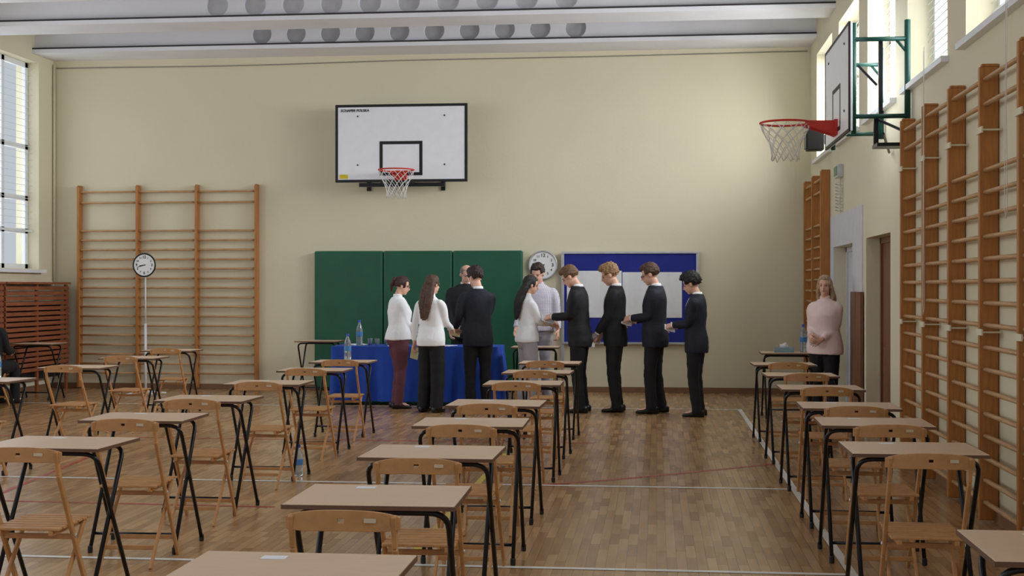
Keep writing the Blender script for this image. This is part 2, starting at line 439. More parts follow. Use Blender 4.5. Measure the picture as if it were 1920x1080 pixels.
# ---------------------------------------------------------------- radiator cover
for k,(ya,yb) in enumerate([(17.15,19.1),(15.15,17.1)]):
    e=empty('radiator_cover',(XL,ya,0),0,'reddish-brown slatted wooden radiator cover under the window','radiator cover','radiator covers')
    L=yb-ya
    for q in range(17):
        z=.32+q*.072
        mb=MB(); mb.box(.27,.29,.0,L,z,z+.052); mb.obj('slat',[M['redslat']],e,bevel=.003)
    for y in (.0,L/2-.03,L-.06):
        mb=MB(); mb.box(.24,.27,y,y+.06,.0,1.55); mb.obj('frame_post',[M['redslat']],e)
    mb=MB(); mb.box(0.0,.32,0,L,1.555,1.585); mb.obj('cover_top',[M['redslat']],e,bevel=.004)
    mb=MB(); mb.box(.08,.2,.1,L-.1,.2,1.3); mb.obj('radiator_panel',[M['blackpl']],e)

# ---------------------------------------------------------------- basketball hoops
def hoop(loc,rotz,w,h,yb,yr,rz,rr,label,side=False):
    e=empty('basketball_hoop',loc,rotz,label,'basketball hoop','basketball hoops')
    mb=MB(); mb.box(-w/2,w/2,yb,yb+.03,0,h); mb.obj('backboard',[M['board']],e,bevel=.003)
    mb=MB(); t=.035*w/1.9; y0,y1=yb-.004,yb+.034
    if side: t=.022; y1=yb+.012
    mb.box(-w/2-.003,w/2+.003,y0,y1,-.003,t);mb.box(-w/2-.003,w/2+.003,y0,y1,h-t,h+.003)
    mb.box(-w/2-.003,-w/2+t,y0,y1,t,h-t);mb.box(w/2-t,w/2+.003,y0,y1,t,h-t); mb.obj('border',[M['blackpl']],e)
    mb=MB(); s=w/1.9; a,b=-.31*s,.31*s; z0,z1=.09*s,.58*s; t=.045*s; y0,y1=yb-.003,yb-.0005
    mb.box(a,b,y0,y1,z0,z0+t);mb.box(a,b,y0,y1,z1-t,z1);mb.box(a,a+t,y0,y1,z0+t,z1-t);mb.box(b-t,b,y0,y1,z0+t,z1-t)
    mb.obj('target_rectangle',[M['blackpl']],e)
    if not side:
        mb=MB()
        sh=Matrix.Identity(4); sh[0][2]=.25
        mb.addmesh(textmesh('SCHAPER POLSKA',.052,bold=True),Matrix.Translation((-w/2+.285,yb-.006,h-.085))@sh@Matrix.Rotation(pi/2,4,'X'))
        mb.obj('lettering',[M['blackpl']],e)
        mb=MB(); mb.box(-w/2+.06,-w/2+.18,yb-.004,yb-.001,.05,.11); mb.obj('yellow_sticker',[M['yellow']],e)
    for x in (-w*.33,w*.33):
        for z in (h*.22,h*.85):
            mb=MB(); mb.ell((x,yb-.004,z),(.012,.006,.012),nu=8,nv=6); mb.obj('bolt',[M['black']],e)
    N=32; mb=MB(); yc=yr
    mb.tube([(rr*math.cos(2*pi*i/N),yc+rr*math.sin(2*pi*i/N),rz) for i in range(N)],.010,8,closed=True)
    mb.box(-.09,.09,yb-.03,yb,rz-.12,rz+.02)
    mb.box(-.06,.06,yc+rr-.01,yb-.02,rz-.012,rz+.004)
    mb.beam((-.05,yb-.02,rz-.11),(-.12,yc+rr*.75,rz-.01),.012,.03); mb.beam((.05,yb-.02,rz-.11),(.12,yc+rr*.75,rz-.01),.012,.03)
    if side:
        for sx in(-1,1): mb.add([(sx*.075,yb-.01,rz+.01),(sx*.075,yb-.01,rz-.13),(sx*.1,yc+rr*.9,rz-.02),(sx*.1,yc+rr*.9,rz+.01)],[(0,1,2,3)])
    mb.obj('rim',[M['red']],e,smooth=False)
    mb=MB(); K=12; lv=6
    rad=[rr,rr*.93,rr*.8,rr*.66,rr*.58,rr*.54,rr*.56]; 
    for d in(-1,1):
        for k in range(K):
            pts=[]
            for j in range(lv+1):
                an=2*pi*(k+d*.5*j)/K
                pts.append((rad[j]*math.cos(an),yc+rad[j]*math.sin(an),rz-.012-(.055 if side else .064)*j-.008*math.sin(k*2+j)))
            mb.tube(pts,.0038,4)
    mb.obj('net',[M['net']],e,smooth=True)
    if side:
        mb=MB()
        for x in (-.62,.72):
            mb.tube([(x,yb+.05,-.02),(x,yb+.05,h+.0)],.022,8)
            mb.tube([(x,yb+.05,.79),(x,-.03,.79)],.02,8); mb.tube([(x,yb+.05,.13),(x,-.03,.13)],.02,8)
            mb.tube([(x,-.04,.08),(x,-.04,.95)],.026,8)
            mb.tube([(x,-.05,.68),(x,-.14,.79)],.013,8)
        mb.tube([(-.62,yb+.06,.79),(.72,yb+.06,.79)],.02,8);mb.tube([(-.62,yb+.06,.13),(.72,yb+.06,.13)],.02,8)
        mb.obj('support_frame',[M['greensteel']],e,smooth=True)
        mb=MB(); mb.box(.62,.66,-.27,-.235,.13,.79); mb.box(.55,.59,-.30,-.26,-.12,.15); mb.box(.5,.76,-.3,-.02,-.13,-.10)
        mb.tube([(.56,-.28,.13),(.72,-.03,-.02)],.012,6); mb.tube([(.56,-.27,.42),(.5,-.42,.60)],.012,6)
        mb.tube([(-.3,-.02,-.08),(.72,-.24,-.02)],.012,6)
        mb.obj('folding_hinge',[M['black']],e)
    else:
        mb=MB()
        for x in(-.55,.55):
            mb.beam((x,yb+.03,.85),(x,0,.85),.05,.04); mb.beam((x,yb+.03,.1),(x,0,.1),.05,.04); mb.box(x-.03,x+.03,-.03,0,-.1,1.0)
        mb.box(-.62,.62,yb+.035,yb+.075,-.065,-.01); mb.box(-.3,.2,yb-.01,yb+.02,-.04,-.008)
        mb.obj('support_frame',[M['black']],e)
    return e
hoop((-3.636,YB,3.02),0,1.91,1.11,-.4,-.75,.14,.25,'white rectangular backboard with red rim and net on end wall')
hoop((XR,12.4,2.84),-pi/2,1.6,.93,-.54,-1.0,.17,.225,'basketball hoop on green folding steel frame on the side wall',True)

# ---------------------------------------------------------------- mats, notice board, clocks
for x0,x1 in((-4.977,-3.957),(-3.95,-2.937),(-2.93,-1.916)):
    mb=MB(); mb.box(x0,x1,YB-.13,YB-.03,.02,2.04)
    o=mb.obj('gym_mat',[M['green']],bevel=.025); tag(o,'dark green vinyl gymnastics mat propped upright against the wall','gym mat','gym mats')
e=empty('notice_board',(-.38,YB-.08,.716),0,'wide blue felt notice board with white papers in silver frame','notice board')
mb=MB(); mb.box(-.96,.96,.02,.05,0,1.285); mb.obj('felt_panel',[M['blue']],e)
mb=MB()
mb.box(-.98,.98,0,.055,-.02,.01);mb.box(-.98,.98,0,.055,1.275,1.305);mb.box(-.98,-.95,0,.055,.01,1.275);mb.box(.95,.98,0,.055,.01,1.275); mb.obj('frame',[M['alu']],e,bevel=.003)
for (a,b,c,d) in((-.9,-.115,.36,1.03),(-.105,.74,.36,1.01)):
    mb=MB(); n=10
    for i in range(n):
        xa=a+(b-a)*i/n; xb=a+(b-a)*(i+1)/n; ya=.012+.004*math.sin(i*1.3); yb=.012+.004*math.sin((i+1)*1.3)
        mb.add([(xa,ya,c),(xb,yb,c),(xb,yb,d),(xa,ya,d)],[(0,1,2,3)])
    mb.obj('paper_sheet',[M['paper']],e)
for x in(-.96,.96):
    mb=MB(); mb.box(x-.02,x+.02,.01,.05,-.7,1.29); mb.obj('board_stand_leg',[M['alu']],e)

def clock(e,z,r,y,hm=(8,42),rim='alu'):
    mb=MB(); N=40
    mb.loft([(V((0,y,z)),V((r,0,0)),V((0,0,r))),(V((0,y-.02,z)),V((r*.99,0,0)),V((0,0,r*.99)))],0,True,N); mb.obj('clock_face',[M['clockface']],e)
    mb=MB(); mb.tube([(r*math.cos(2*pi*i/N),y-.018,z+r*math.sin(2*pi*i/N)) for i in range(N)],r*.07,8,closed=True); mb.obj('clock_rim',[M[rim]],e,smooth=True)
    for h in range(1,13):
        t=pi/2-h*pi/6; mb=MB()
        mb.addmesh(textmesh(str(h),r*.34 if h%3==0 else r*.24,.0005,True),Matrix.Translation((r*.70*math.cos(t),y-.022,z+r*.70*math.sin(t)))@Matrix.Rotation(pi/2,4,'X'))
        mb.obj('numeral',[M['blackpl']],e)
    hh=pi/2-(hm[0]+hm[1]/60)*pi/6; mmn=pi/2-hm[1]*pi/30
    for nm,an,l,w in(('hour_hand',hh,.45,.07),('minute_hand',mmn,.68,.045)):
        mb=MB(); mb.beam((-.12*r*math.cos(an),y-.026,z-.12*r*math.sin(an)),(l*r*math.cos(an),y-.026,z+l*r*math.sin(an)),w*r,.002,(-math.sin(an),0,math.cos(an))); mb.obj(nm,[M['blackpl']],e)
e=empty('wall_clock',(-1.628,YB,1.83),0,'round white wall clock with silver rim above the notice board','clock')
clock(e,0,.2,-.02)
e=empty('standing_clock',(-7.11,18.0,0),0,'round white clock on a slim white floor stand before wall bars','clock')
clock(e,1.82,.158,-.03,rim='black')
mb=MB(); mb.tube([(0,0,.05),(0,0,1.0)],.018,10); mb.tube([(0,0,1.0),(0,0,1.7)],.010,10); mb.obj('stand_pole',[M['white']],e,smooth=True)
mb=MB()
for k in range(4):
    a=pi/4+k*pi/2; mb.beam((0,0,.06),(.3*math.cos(a),.3*math.sin(a),.02),.03,.02,(-math.sin(a),math.cos(a),0))
mb.obj('stand_base',[M['white']],e)

# ---------------------------------------------------------------- desk & chair masters
DX,DY=.30,.24
def fillet(a,b,c,r,n=5):
    a,b,c=V(a),V(b),V(c); p=b+(a-b).normalized()*r; q=b+(c-b).normalized()*r
    return [p*(1-t)**2+b*2*t*(1-t)+q*t*t for t in [i/n for i in range(n+1)]]
def make_desk():
    e=empty('school_desk',(0,0,-50),0,'small single exam desk with beige laminate top and black tube legs','desk','exam desks')
    mb=MB(); mb.box(-DX,DX,-DY,DY,.738,.755,0); o=mb.obj('desk_top',[M['top']],e,bevel=.003)
    mb=MB(); mb.box(-DX-.002,DX+.002,-DY-.002,-DY,.738,.753);mb.box(-DX-.002,DX+.002,DY,DY+.002,.738,.753)
    mb.box(-DX-.002,-DX,-DY,DY,.738,.753);mb.box(DX,DX+.002,-DY,DY,.738,.753); mb.obj('edge_band',[M['edge']],e)
    for (yt,yf,x) in((-.18,.2,.27),(.18,-.2,.245)):
        zt=.722
        pts=[(-x,yf,.02)]+fillet((-x,yf,.02),(-x,yt,zt),(x,yt,zt),.07)+fillet((-x,yt,zt),(x,yt,zt),(x,yf,.02),.07)+[(x,yf,.02)]
        mb=MB(); mb.tube(pts,.011,10,up=(0,1,0)); 
        if yf<0:
            k=.14; mb.tube([(-x,yf+(yt-yf)*k,zt*k),(x,yf+(yt-yf)*k,zt*k)],.009,8)
        mb.obj('leg_frame',[M['black']],e,smooth=True)
        for sx in(-x,x):
            mb=MB(); mb.lathe([(.012,0),(.0145,.005),(.0145,.035),(.012,.04)],(sx,yf,0),10); mb.obj('foot_cap',[M['blackpl']],e)
    mb=MB(); mb.box(-.12,-.05,.14,.185,.7552,.7562); mb.obj('number_sticker',[M['sticker']],e)
    return e
def make_chair():
    e=empty('folding_chair',(0,0,-50),0,'light beech folding chair with slatted seat and curved backrest','chair','folding chairs')
    mb=MB(); nx,nz=36,5; W=.184
    def pt(i,j,off):
        u=-1+2*i/nx; x=u*W
        y=-.215-.03*(1-u*u)+.012
        hz=.033*(1-.40*abs(u)**4)
        z=.760+.012*(1-u*u)+(-1+2*j/nz)*hz
        return (x,y-off,z)
    vs=[];idx={}
    for s,off in((0,-.0060),(1,.0060)):
        for i in range(nx+1):
            for j in range(nz+1): idx[(s,i,j)]=len(vs); vs.append(pt(i,j,off))
    hole={(17,2),(18,2)}
    cells={(i,j) for i in range(nx) for j in range(nz)}-hole
    fs=[]
    for (i,j) in cells:
        fs.append((idx[(0,i,j)],idx[(0,i,j+1)],idx[(0,i+1,j+1)],idx[(0,i+1,j)]))
        fs.append((idx[(1,i,j)],idx[(1,i+1,j)],idx[(1,i+1,j+1)],idx[(1,i,j+1)]))
        for (di,dj,a,b) in((-1,0,(i,j),(i,j+1)),(1,0,(i+1,j+1),(i+1,j)),(0,-1,(i+1,j),(i,j)),(0,1,(i,j+1),(i+1,j+1))):
            if (i+di,j+dj) not in cells:
                fs.append((idx[(0,*a)],idx[(1,*a)],idx[(1,*b)],idx[(0,*b)]))
    mb.add(vs,fs); mb.obj('backrest',[M['chair']],e,bevel=.002)
    for sx in(-1,1):
        mb=MB(); x=sx*.164
        p=[V((x,-.213,.785)),V((x,-.19,.68)),V((x,.0,.33)),V((x,.19,0.0))]
        for q in range(3): mb.beam(p[q],p[q+1],.017,.027)
        mb.obj('front_leg',[M['chair']],e,bevel=.004)
        mb=MB(); x=sx*.140; mb.beam((x,.15,.425),(x,-.21,0.0),.015,.026); mb.obj('rear_leg',[M['chair']],e,bevel=.004)
    mb=MB()
    for k in range(7):
        y=-.17+k*.056; mb.box(-.155,.155,y,y+.042,.428,.440)
    for sx in(-1,1): mb.box(sx*.118-.010,sx*.118+.010,-.17,.21,.405,.428)
    mb.obj('seat',[M['chair']],e,bevel=.003)
    for (y,z,x) in((.13,.11,.164),(-.125,.1,.14),(-.03,.38,.164)):
        mb=MB(); mb.beam((-x,y,z),(x,y,z),.024,.013,(0,0,1)); mb.obj('crossbar',[M['chair']],e,bevel=.003)
    for sx in(-1,1):
        mb=MB(); mb.ell((sx*.175,-.03,.385),(.005,.010,.010),nu=8,nv=6); mb.obj('bolt',[M['alu']],e)
    mb=MB(); mb.add([(.075,-.2425,.767),(.112,-.2365,.766),(.112,-.2365,.780),(.075,-.2425,.781)],[(0,1,2,3)]); mb.obj('name_sticker',[M['tag']],e)
    return e
DM=make_desk(); CM=make_chair()
desks=[]
MIDX={13.6:-1.06,12.1:-1.05,10.7:-1.04,8.85:-1.03,7.6:-1.02,6.25:-1.01,4.97:-.99,3.67:-.965}
for y,x in MIDX.items(): desks.append((x,y,1,0.02))
for y,x in {13.6:1.24,11.95:1.23,10.45:1.22,8.9:1.21,7.85:1.20,6.62:1.18,4.24:1.22}.items(): desks.append((x,y,1,-.02))
for y,x in {13.6:-3.18,12.2:-3.11,10.53:-3.05,9.0:-3.01,7.7:-2.95,6.42:-2.87}.items(): desks.append((x,y,1,.1))
for y,x in {15.8:-5.81,14.1:-5.6,12.4:-5.46,10.6:-5.43}.items(): desks.append((x,y,1,.12))
desks.append((1.5,15.95,0,0)); desks.append((-8.3,17.45,0,0)); desks.append((-1.53,17.15,0,0)); desks.append((-4.75,18.75,0,0))
rnd=random.Random(4)
for i,(x,y,hc,dx) in enumerate(desks):
    rz=rnd.uniform(-.025,.025)
    dup(DM,(x,y-DY,0),rz)
    if hc:
        dup(CM,(x+dx+rnd.uniform(-.02,.02),y-2*DY-.16+rnd.uniform(-.03,.01),0),rnd.uniform(-.05,.05))
dup(CM,(-8.42,16.1,0),-.1)
def purge(t):
    for c in [o for o in list(COL.objects) if o.parent==t]: purge(c)
    bpy.data.objects.remove(t)
purge(DM); purge(CM)

# ---------------------------------------------------------------- blue table
e=empty('registration_table',(-3.08,17.15,0),0,'long folding table hidden beneath a blue tablecloth','table')
mb=MB(); mb.box(-1.05,1.05,-.33,.33,.71,.74); mb.obj('table_top',[M['top']],e)
for sx in(-.95,.95):
    for sy in(-.26,.26):
        mb=MB(); mb.tube([(sx,sy,0),(sx,sy,.71)],.018,8); mb.obj('leg',[M['black']],e)
mb=MB(); N=200; per=[]
hx,hy=1.08,.36
tot=4*(hx+hy)
for i in range(N):
    d=tot*i/N
    if d<2*hx: p=(-hx+d,-hy);n=(0,-1)
    elif d<2*hx+2*hy: p=(hx,-hy+d-2*hx);n=(1,0)
    elif d<4*hx+2*hy: p=(hx-(d-2*hx-2*hy),hy);n=(0,1)
    else: p=(-hx,hy-(d-4*hx-2*hy));n=(-1,0)
    per.append((p,n,d))
rings=[(.752,0),(.745,.006),(.6,.35),(.4,.7),(.2,.9),(.05,1)]
vs=[];fs=[]
for z,k in rings:
    for p,n,d in per:
        w=k*(.03+.03*math.sin(d*2*pi/.23+1.5*math.sin(d*3.1))+.012*math.sin(d*41))
        vs.append((p[0]+n[0]*w,p[1]+n[1]*w,z))
for r in range(len(rings)-1):
    for i in range(N):
        j=(i+1)%N; fs.append((r*N+i,(r+1)*N+i,(r+1)*N+j,r*N+j))
fs.append(tuple(range(N)))
mb.add(vs,fs); o=mb.obj('tablecloth',[M['cloth']],None,(-3.08,17.15,0),smooth=False)
for p in o.data.polygons[:-1]: p.use_smooth=True
tag(o,'bright blue tablecloth draped to the floor over the registration table','tablecloth')

def bottle(loc,h=.25,r=.033,label='clear plastic water bottle with blue label and cap'):
    e=empty('water_bottle',loc,0,label,'bottle','water bottles')
    mb=MB(); mb.lathe([(r*.8,0),(r,.01),(r,h*.2),(r*.94,h*.25),(r,h*.3),(r,h*.62),(r*.85,h*.72),(r*.4,h*.86),(r*.36,h*.92)],n=20); mb.obj('bottle_body',[M['bottle']],e,smooth=True)
    mb=MB(); mb.lathe([(r*1.02,h*.36),(r*1.03,h*.37),(r*1.03,h*.52),(r*1.02,h*.53)],n=20); mb.obj('bottle_label',[M['bluelabel']],e,smooth=True)
    mb=MB(); mb.lathe([(r*.44,h*.92),(r*.45,h*.93),(r*.43,h)],n=14); mb.obj('cap',[M['bluecap']],e)
bottle((-3.83,16.98,.755),.33,.042,'large clear water bottle with blue label on the blue tablecloth')
bottle((-3.17,13.5,.757),.27,.036,'clear water bottle with blue label standing on a desk')
bottle((-2.84,10.40,0),.25,.034,'small water bottle with blue label standing on the floor')
bottle((-5.42,10.5,.757),.25,.034,'water bottle with blue label standing on a school desk')
bottle((1.7,15.8,.757),.32,.04,'large clear water bottle beside the tissue box')
for i,(x,y) in enumerate([(-3.6,17.0),(-3.5,17.1),(-3.72,17.12)]):
    mb=MB(); mb.lathe([(.025,0),(.033,.09),(.031,.09),(.023,.005)],(0,0,0),16)
    tag(mb.obj('drinking_glass',[M['bottle']],None,(x,y,.755),smooth=True),'clear plastic drinking cup on the blue tablecloth','cup','drinking cups')
for i,(x,y,r) in enumerate([(-3.35,16.95,.2),(-2.7,17.0,-.3),(-2.35,17.05,.1),(-3.9,17.2,.5)]):
    mb=MB(); mb.box(-.1,.1,-.14,.14,0,.004+.002*i)
    tag(mb.obj('paper_stack',[M['paper']],None,(x,y,.754),rotz=r),'white printed sheets lying on the blue tablecloth','papers','papers on the table')
e=empty('tissue_box',(1.47,15.72,.756),0,'teal cardboard tissue box with a tissue sticking out','tissue box')
mb=MB(); mb.box(-.11,.11,-.06,.06,0,.055); mb.obj('box',[M['teal']],e,bevel=.003)
mb=MB(); mb.ell((0,0,.07),(.05,.025,.035),nu=10,nv=6)
for i,v in enumerate(mb.v): v.z+=.015*math.sin(v.x*90)*math.cos(v.y*70)
mb.obj('tissue',[M['paper']],e,smooth=True)

# ---------------------------------------------------------------- people
def smoothstep(a,b,x):
    t=max(0,min(1,(x-a)/(b-a))); return t*t*(3-2*t)
def ik(sh,wr,l1,l2,hint):
    d=wr-sh; L=d.length; L2=min(L,l1+l2-.005)
    if L>L2: wr=sh+d.normalized()*L2; d=wr-sh; L=L2
    a=(l1*l1-l2*l2+L*L)/(2*L); hgt=math.sqrt(max(0,l1*l1-a*a))
    dn=d.normalized(); h=(hint-dn*hint.dot(dn)).normalized()
    return sh+dn*a+h*hgt,wr
def interp(pts,rs,sub=4):
    P=[];R=[]
    for i in range(len(pts)-1):
        for k in range(sub):
            t=k/sub; P.append(pts[i].lerp(pts[i+1],t)); R.append(rs[i]+(rs[i+1]-rs[i])*t)
    P.append(pts[-1]);R.append(rs[-1]); 
    for _ in range(2):
        Q=P[:]
        for i in range(1,len(P)-1): Q[i]=(P[i-1]+P[i]*2+P[i+1])/4
        P=Q
    return P,R
def person(label,loc,rot,h,wrists,fem=False,lean=0.,hp=0.,hy=0.,roll=0.,hair='short',hc='brown',top='suit',trous='trousblack',
           wide=1.0,bulk=1.0,stride=(.0,.0),glasses=False,seat=False,shoes='shoe',skirtlen=.80,legw=1.0):
    s=h/1.75
    zo=-.43 if seat else 0.
    def U(x,y,z):
        return V((x,y+lean*max(0,z-.9),z+zo))
    swx=.165 if fem else .19
    jac= top.startswith('suit')
    hipx=.085
    legs=[]
    for i,sx in enumerate((-1,1)):
        st=stride[i]
        if seat:
            hip=V((sx*hipx,0,.90+zo)); kn=V((sx*.11,.42,.50)); an=V((sx*.11,.40,.09))
        else:
            hip=V((sx*hipx,0,.90)); kn=V((sx*.095,st*.5+.02,.49)); an=V((sx*.10,st-.03,.085))
        legs.append((hip,kn,an))
    arms=[]
    for i,sx in enumerate((-1,1)):
        sh=U(sx*swx,-.01,1.40); w=V(wrists[i]); w=V((w.x,w.y+lean*max(0,w.z-.9),w.z+zo))
        el,w=ik(sh,w,.285,.25,V((sx*.3,-.8,-.6)))
        arms.append((sh,el,w))
    piv=U(0,-.005,1.49)
    R=Matrix.Rotation(hy,3,'Z')@Matrix.Rotation(-hp,3,'X')@Matrix.Rotation(roll,3,'Y')
    hcn=V((0,.018,.128))
    def HD(p): return piv+R@(hcn+V(p))
    k=1.0 if not fem else .96
    bw=bulk
    b=MB()
    tr=[(.80,.12,.09,0),(.86,.155,.105,-.005),(.93,.165,.11,-.008),(1.02,.14,.092,0),(1.10,.128,.086,.004),(1.2,.145,.098,.005),(1.3,.158,.105,.0),(1.37,.15,.092,-.008),(1.41,.11,.07,-.012),(1.45,.062,.056,-.012),(1.50,.050,.050,-.008)]
    b.loft([(U(0,yc,z),V((w*bw if z<1.4 else w,0,0)),V((0,d*bw if z<1.4 else d,0))) for z,w,d,yc in tr],n=20)
    b.tube([U(0,-.012,1.43),piv,HD((0,-.015,-.06))],[.058,.050,.048],12,up=(0,1,0))
    b.ell(HD((0,-.012,.03)),(.075*k,.096*k,.088*k),rot=R)
    b.ell(HD((0,.018,-.035)),(.058*k,.070*k,.078*k),rot=R)
    b.ell(HD((0,.058,-.088)),(.028,.026,.022),rot=R)
    b.tube([HD((0,.084,.018)),HD((0,.096,-.006)),HD((0,.108,-.026)),HD((0,.088,-.036))],[.009,.010,.012,.008],8,up=R@V((1,0,0)))
    b.ell(HD((0,.086,-.055)),(.022,.009,.012),rot=R)
    b.ell(HD((0,.078,.022)),(.046,.012,.008),rot=R)
    for sx in(-1,1):
        b.ell(HD((sx*.077*k,-.008,-.008)),(.010,.019,.031),rot=R)
    for hip,kn,an in legs:
        P,Rr=interp([hip,kn,an],[.078,.052,.036]); b.tube(P,Rr,12,up=(0,1,0),rnd=True)
        b.ell(an+V((0,.06,-.045)),(.035,.10,.03))
    hands=[]
    for i,(sh,el,w) in enumerate(arms):
        sx=(-1,1)[i]
        P,Rr=interp([sh+V((-sx*.03,0,-.02)),el,w],[.044,.038,.026]); b.tube(P,Rr,10,rnd=True)
        d=(w-el).normalized()
        if wrists[i][2]>.95: d=(d+V((-sx*.25,0,-.05))).normalized()
        nrm=V((-sx,0,0)) if abs(d.z)>.6 else V((-sx*.8,0,-.5))
        nrm=(nrm-d*nrm.dot(d)).normalized(); lat=d.cross(nrm).normalized()
        ts=V((0,1,.0)) if abs(d.z)>.6 else V((0,0,1))
        if lat.dot(ts)<0: lat=-lat
        b.loft([(w-d*.01,lat*.025,nrm*.021),(w+d*.02,lat*.032,nrm*.017),(w+d*.055,lat*.040,nrm*.016),(w+d*.085,lat*.040,nrm*.013),(w+d*.095,lat*.034,nrm*.009)],n=12)
        hands.append((w,d,nrm,lat))
    for v in b.v: v*=s
    bm_=remesh(b,.0085,2)
    body=MB(); body.addmesh(bm_)
    for hi,(w,d,nrm,lat) in enumerate(hands):
        for q,(off,ln,cv) in enumerate([(.029,.072,.75),(.010,.080,.8),(-.010,.075,.85),(-.028,.060,.95)]):
            p=w+d*.082+lat*off; pts=[p]; ang=0
            for sg,fr in((.45,.5),(.32,.8),(.23,.7)):
                ang+=cv*fr; dd=(d*math.cos(ang)+nrm*math.sin(ang)+lat*off*1.5).normalized(); p=p+dd*ln*sg; pts.append(p)
            body.tube([x*s for x in pts],[.0085*s,.008*s,.0075*s,.006*s],8,rnd=True,up=lat)
        p=w+d*.025+lat*.028; pts=[p,p+(d*.6+lat*.7+nrm*.3).normalized()*.035,p+(d*.6+lat*.7+nrm*.3).normalized()*.035+(d*.85+lat*.2+nrm*.5).normalized()*.032]
        body.tube([x*s for x in pts],[.012*s,.010*s,.0075*s],8,rnd=True,up=nrm)
    for sx in(-1,1):
        body.ell(HD((sx*.031,.0765*k,.003))*s,(.010*s,.008*s,.0045*s),1,rot=R,nu=10,nv=6)
        body.tube([HD((sx*.015,.087,.024))*s,HD((sx*.033,.083,.028))*s,HD((sx*.048,.069,.023))*s],.0026*s,6,2)
    body.ell(HD((0,.093,-.056))*s,(.020*s,.0045*s,.0045*s),3,rot=R,nu=12,nv=6)
    pob=body.obj('person',[M['skin'],M['eye'],HC[hc],M['lip']],None,loc,smooth=True,rotz=rot)
    tag(pob,label,'person')
    t=MB()
    rr=[(.80,.13,.10,0),(.86,.172,.125,-.005),(.93,.178,.124,-.008),(1.0,.155,.108,-.004),(1.04,.145,.10,0)]
    t.loft([(U(0,yc,z),V((w*bw,0,0)),V((0,d*bw,0))) for z,w,d,yc in rr],n=20)
    for hip,kn,an in legs:
        ank=an+V((0,0,-.045))
        P,Rr=interp([hip+V((0,-.005,.03)),hip.lerp(kn,.35),kn,kn.lerp(ank,.5),ank],[.098*legw,.096*legw,.072*wide,.067*wide,.064*wide])
        t.tube(P,Rr,14,up=(0,1,0),rnd=False)
    for v in t.v: v*=s
    meobj(remesh(t,.012,3,.008,9),'trousers',M[trous],pob)
    for hip,kn,an in legs:
        x,y,z=an; z=0
        S=MB()
        prof=[(-.085,.018,.03,.035),(-.075,.030,.038,.042),(-.04,.036,.05,.05),(0,.036,.05,.05),(.05,.040,.036,.037),(.10,.045,.027,.028),(.14,.042,.023,.024),(.17,.028,.018,.02),(.18,.012,.012,.016)]
        S.loft([(V((x,y+py,hz)),V((w,0,0)),V((0,0,hh))) for py,w,hh,hz in prof],n=14)
        for v in S.v:
            v.z=max(v.z,.001); v*=s
        S.obj('shoe',[M[shoes]],pob,smooth=True)
    j=MB()
    if jac:
        rr=[(.77,.185,.138,-.005),(.84,.194,.146,-.005),(.95,.188,.142,-.002),(1.06,.168,.128,.004),(1.15,.17,.126,.006),(1.25,.186,.132,.004),(1.33,.195,.126,-.002),(1.385,.19,.110,-.01),(1.42,.160,.100,-.013),(1.445,.12,.088,-.014),(1.48,.08,.076,-.014)]
    elif fem:
        rr=[(.82,.195,.148,-.004),(.86,.202,.150,-.004),(.92,.204,.150,-.004),(1.0,.190,.138,0),(1.09,.166,.122,.006),(1.18,.166,.126,.012),(1.27,.172,.132,.014),(1.34,.17,.118,.002),(1.385,.155,.102,-.008),(1.42,.12,.09,-.01),(1.445,.085,.076,-.012),(1.465,.068,.066,-.012)]
    else:
        rr=[(.88,.198,.15,-.004),(.95,.20,.148,-.002),(1.05,.185,.135,.004),(1.15,.18,.13,.006),(1.25,.182,.13,.004),(1.33,.188,.124,-.002),(1.385,.18,.108,-.01),(1.42,.15,.096,-.012),(1.445,.105,.084,-.014),(1.475,.072,.07,-.014)]
    if skirtlen!=.80: rr=[(skirtlen,rr[0][1],rr[0][2],rr[0][3])]+[q for q in rr if q[0]>skirtlen+.03]
    j.loft([(U(0,yc,z),V((w*bw,0,0)),V((0,d*bw,0))) for z,w,d,yc in rr],n=24)
    g=.010 if jac else .007
    for i,(sh,el,w) in enumerate(arms):
        sx=(-1,1)[i]; we=w-(w-el).normalized()*(.015 if jac else .02)
        s2=sh+(el-sh)*.22
        P,Rr=interp([sh+V((-sx*.075,0,-.015)),sh+V((-sx*.015,0,-.022)),s2,el,el.lerp(we,.5),we],[.036*bw+g,.047*bw+g,.050*bw+g,.044+g,.039+g,.032+g])
        j.tube(P,Rr,12,rnd=False)
    for v in j.v: v*=s
    nm='suit_jacket' if jac else 'shirt'
    meobj(remesh(j,.0105,5,.009,5.5),nm,M[top],pob)
    cm='wshirt' if jac else top
    c=MB(); N=24; vs=[];fs=[]
    for zz,rad in((1.46,.060),(1.48,.062),(1.505,.058),(1.505,.053),(1.47,.052)):
        for i in range(N):
            a=2*pi*i/N; dip=.03*max(0,math.sin(a))**3
            vs.append(U(rad*math.cos(a),-.012+rad*1.0*math.sin(a),zz-dip)*s)
    for r in range(4):
        for i in range(N):
            q=(i+1)%N; fs.append((r*N+i,r*N+q,(r+1)*N+q,(r+1)*N+i))
    c.add(vs,fs); c.obj('collar',[M[cm]],pob,smooth=True)
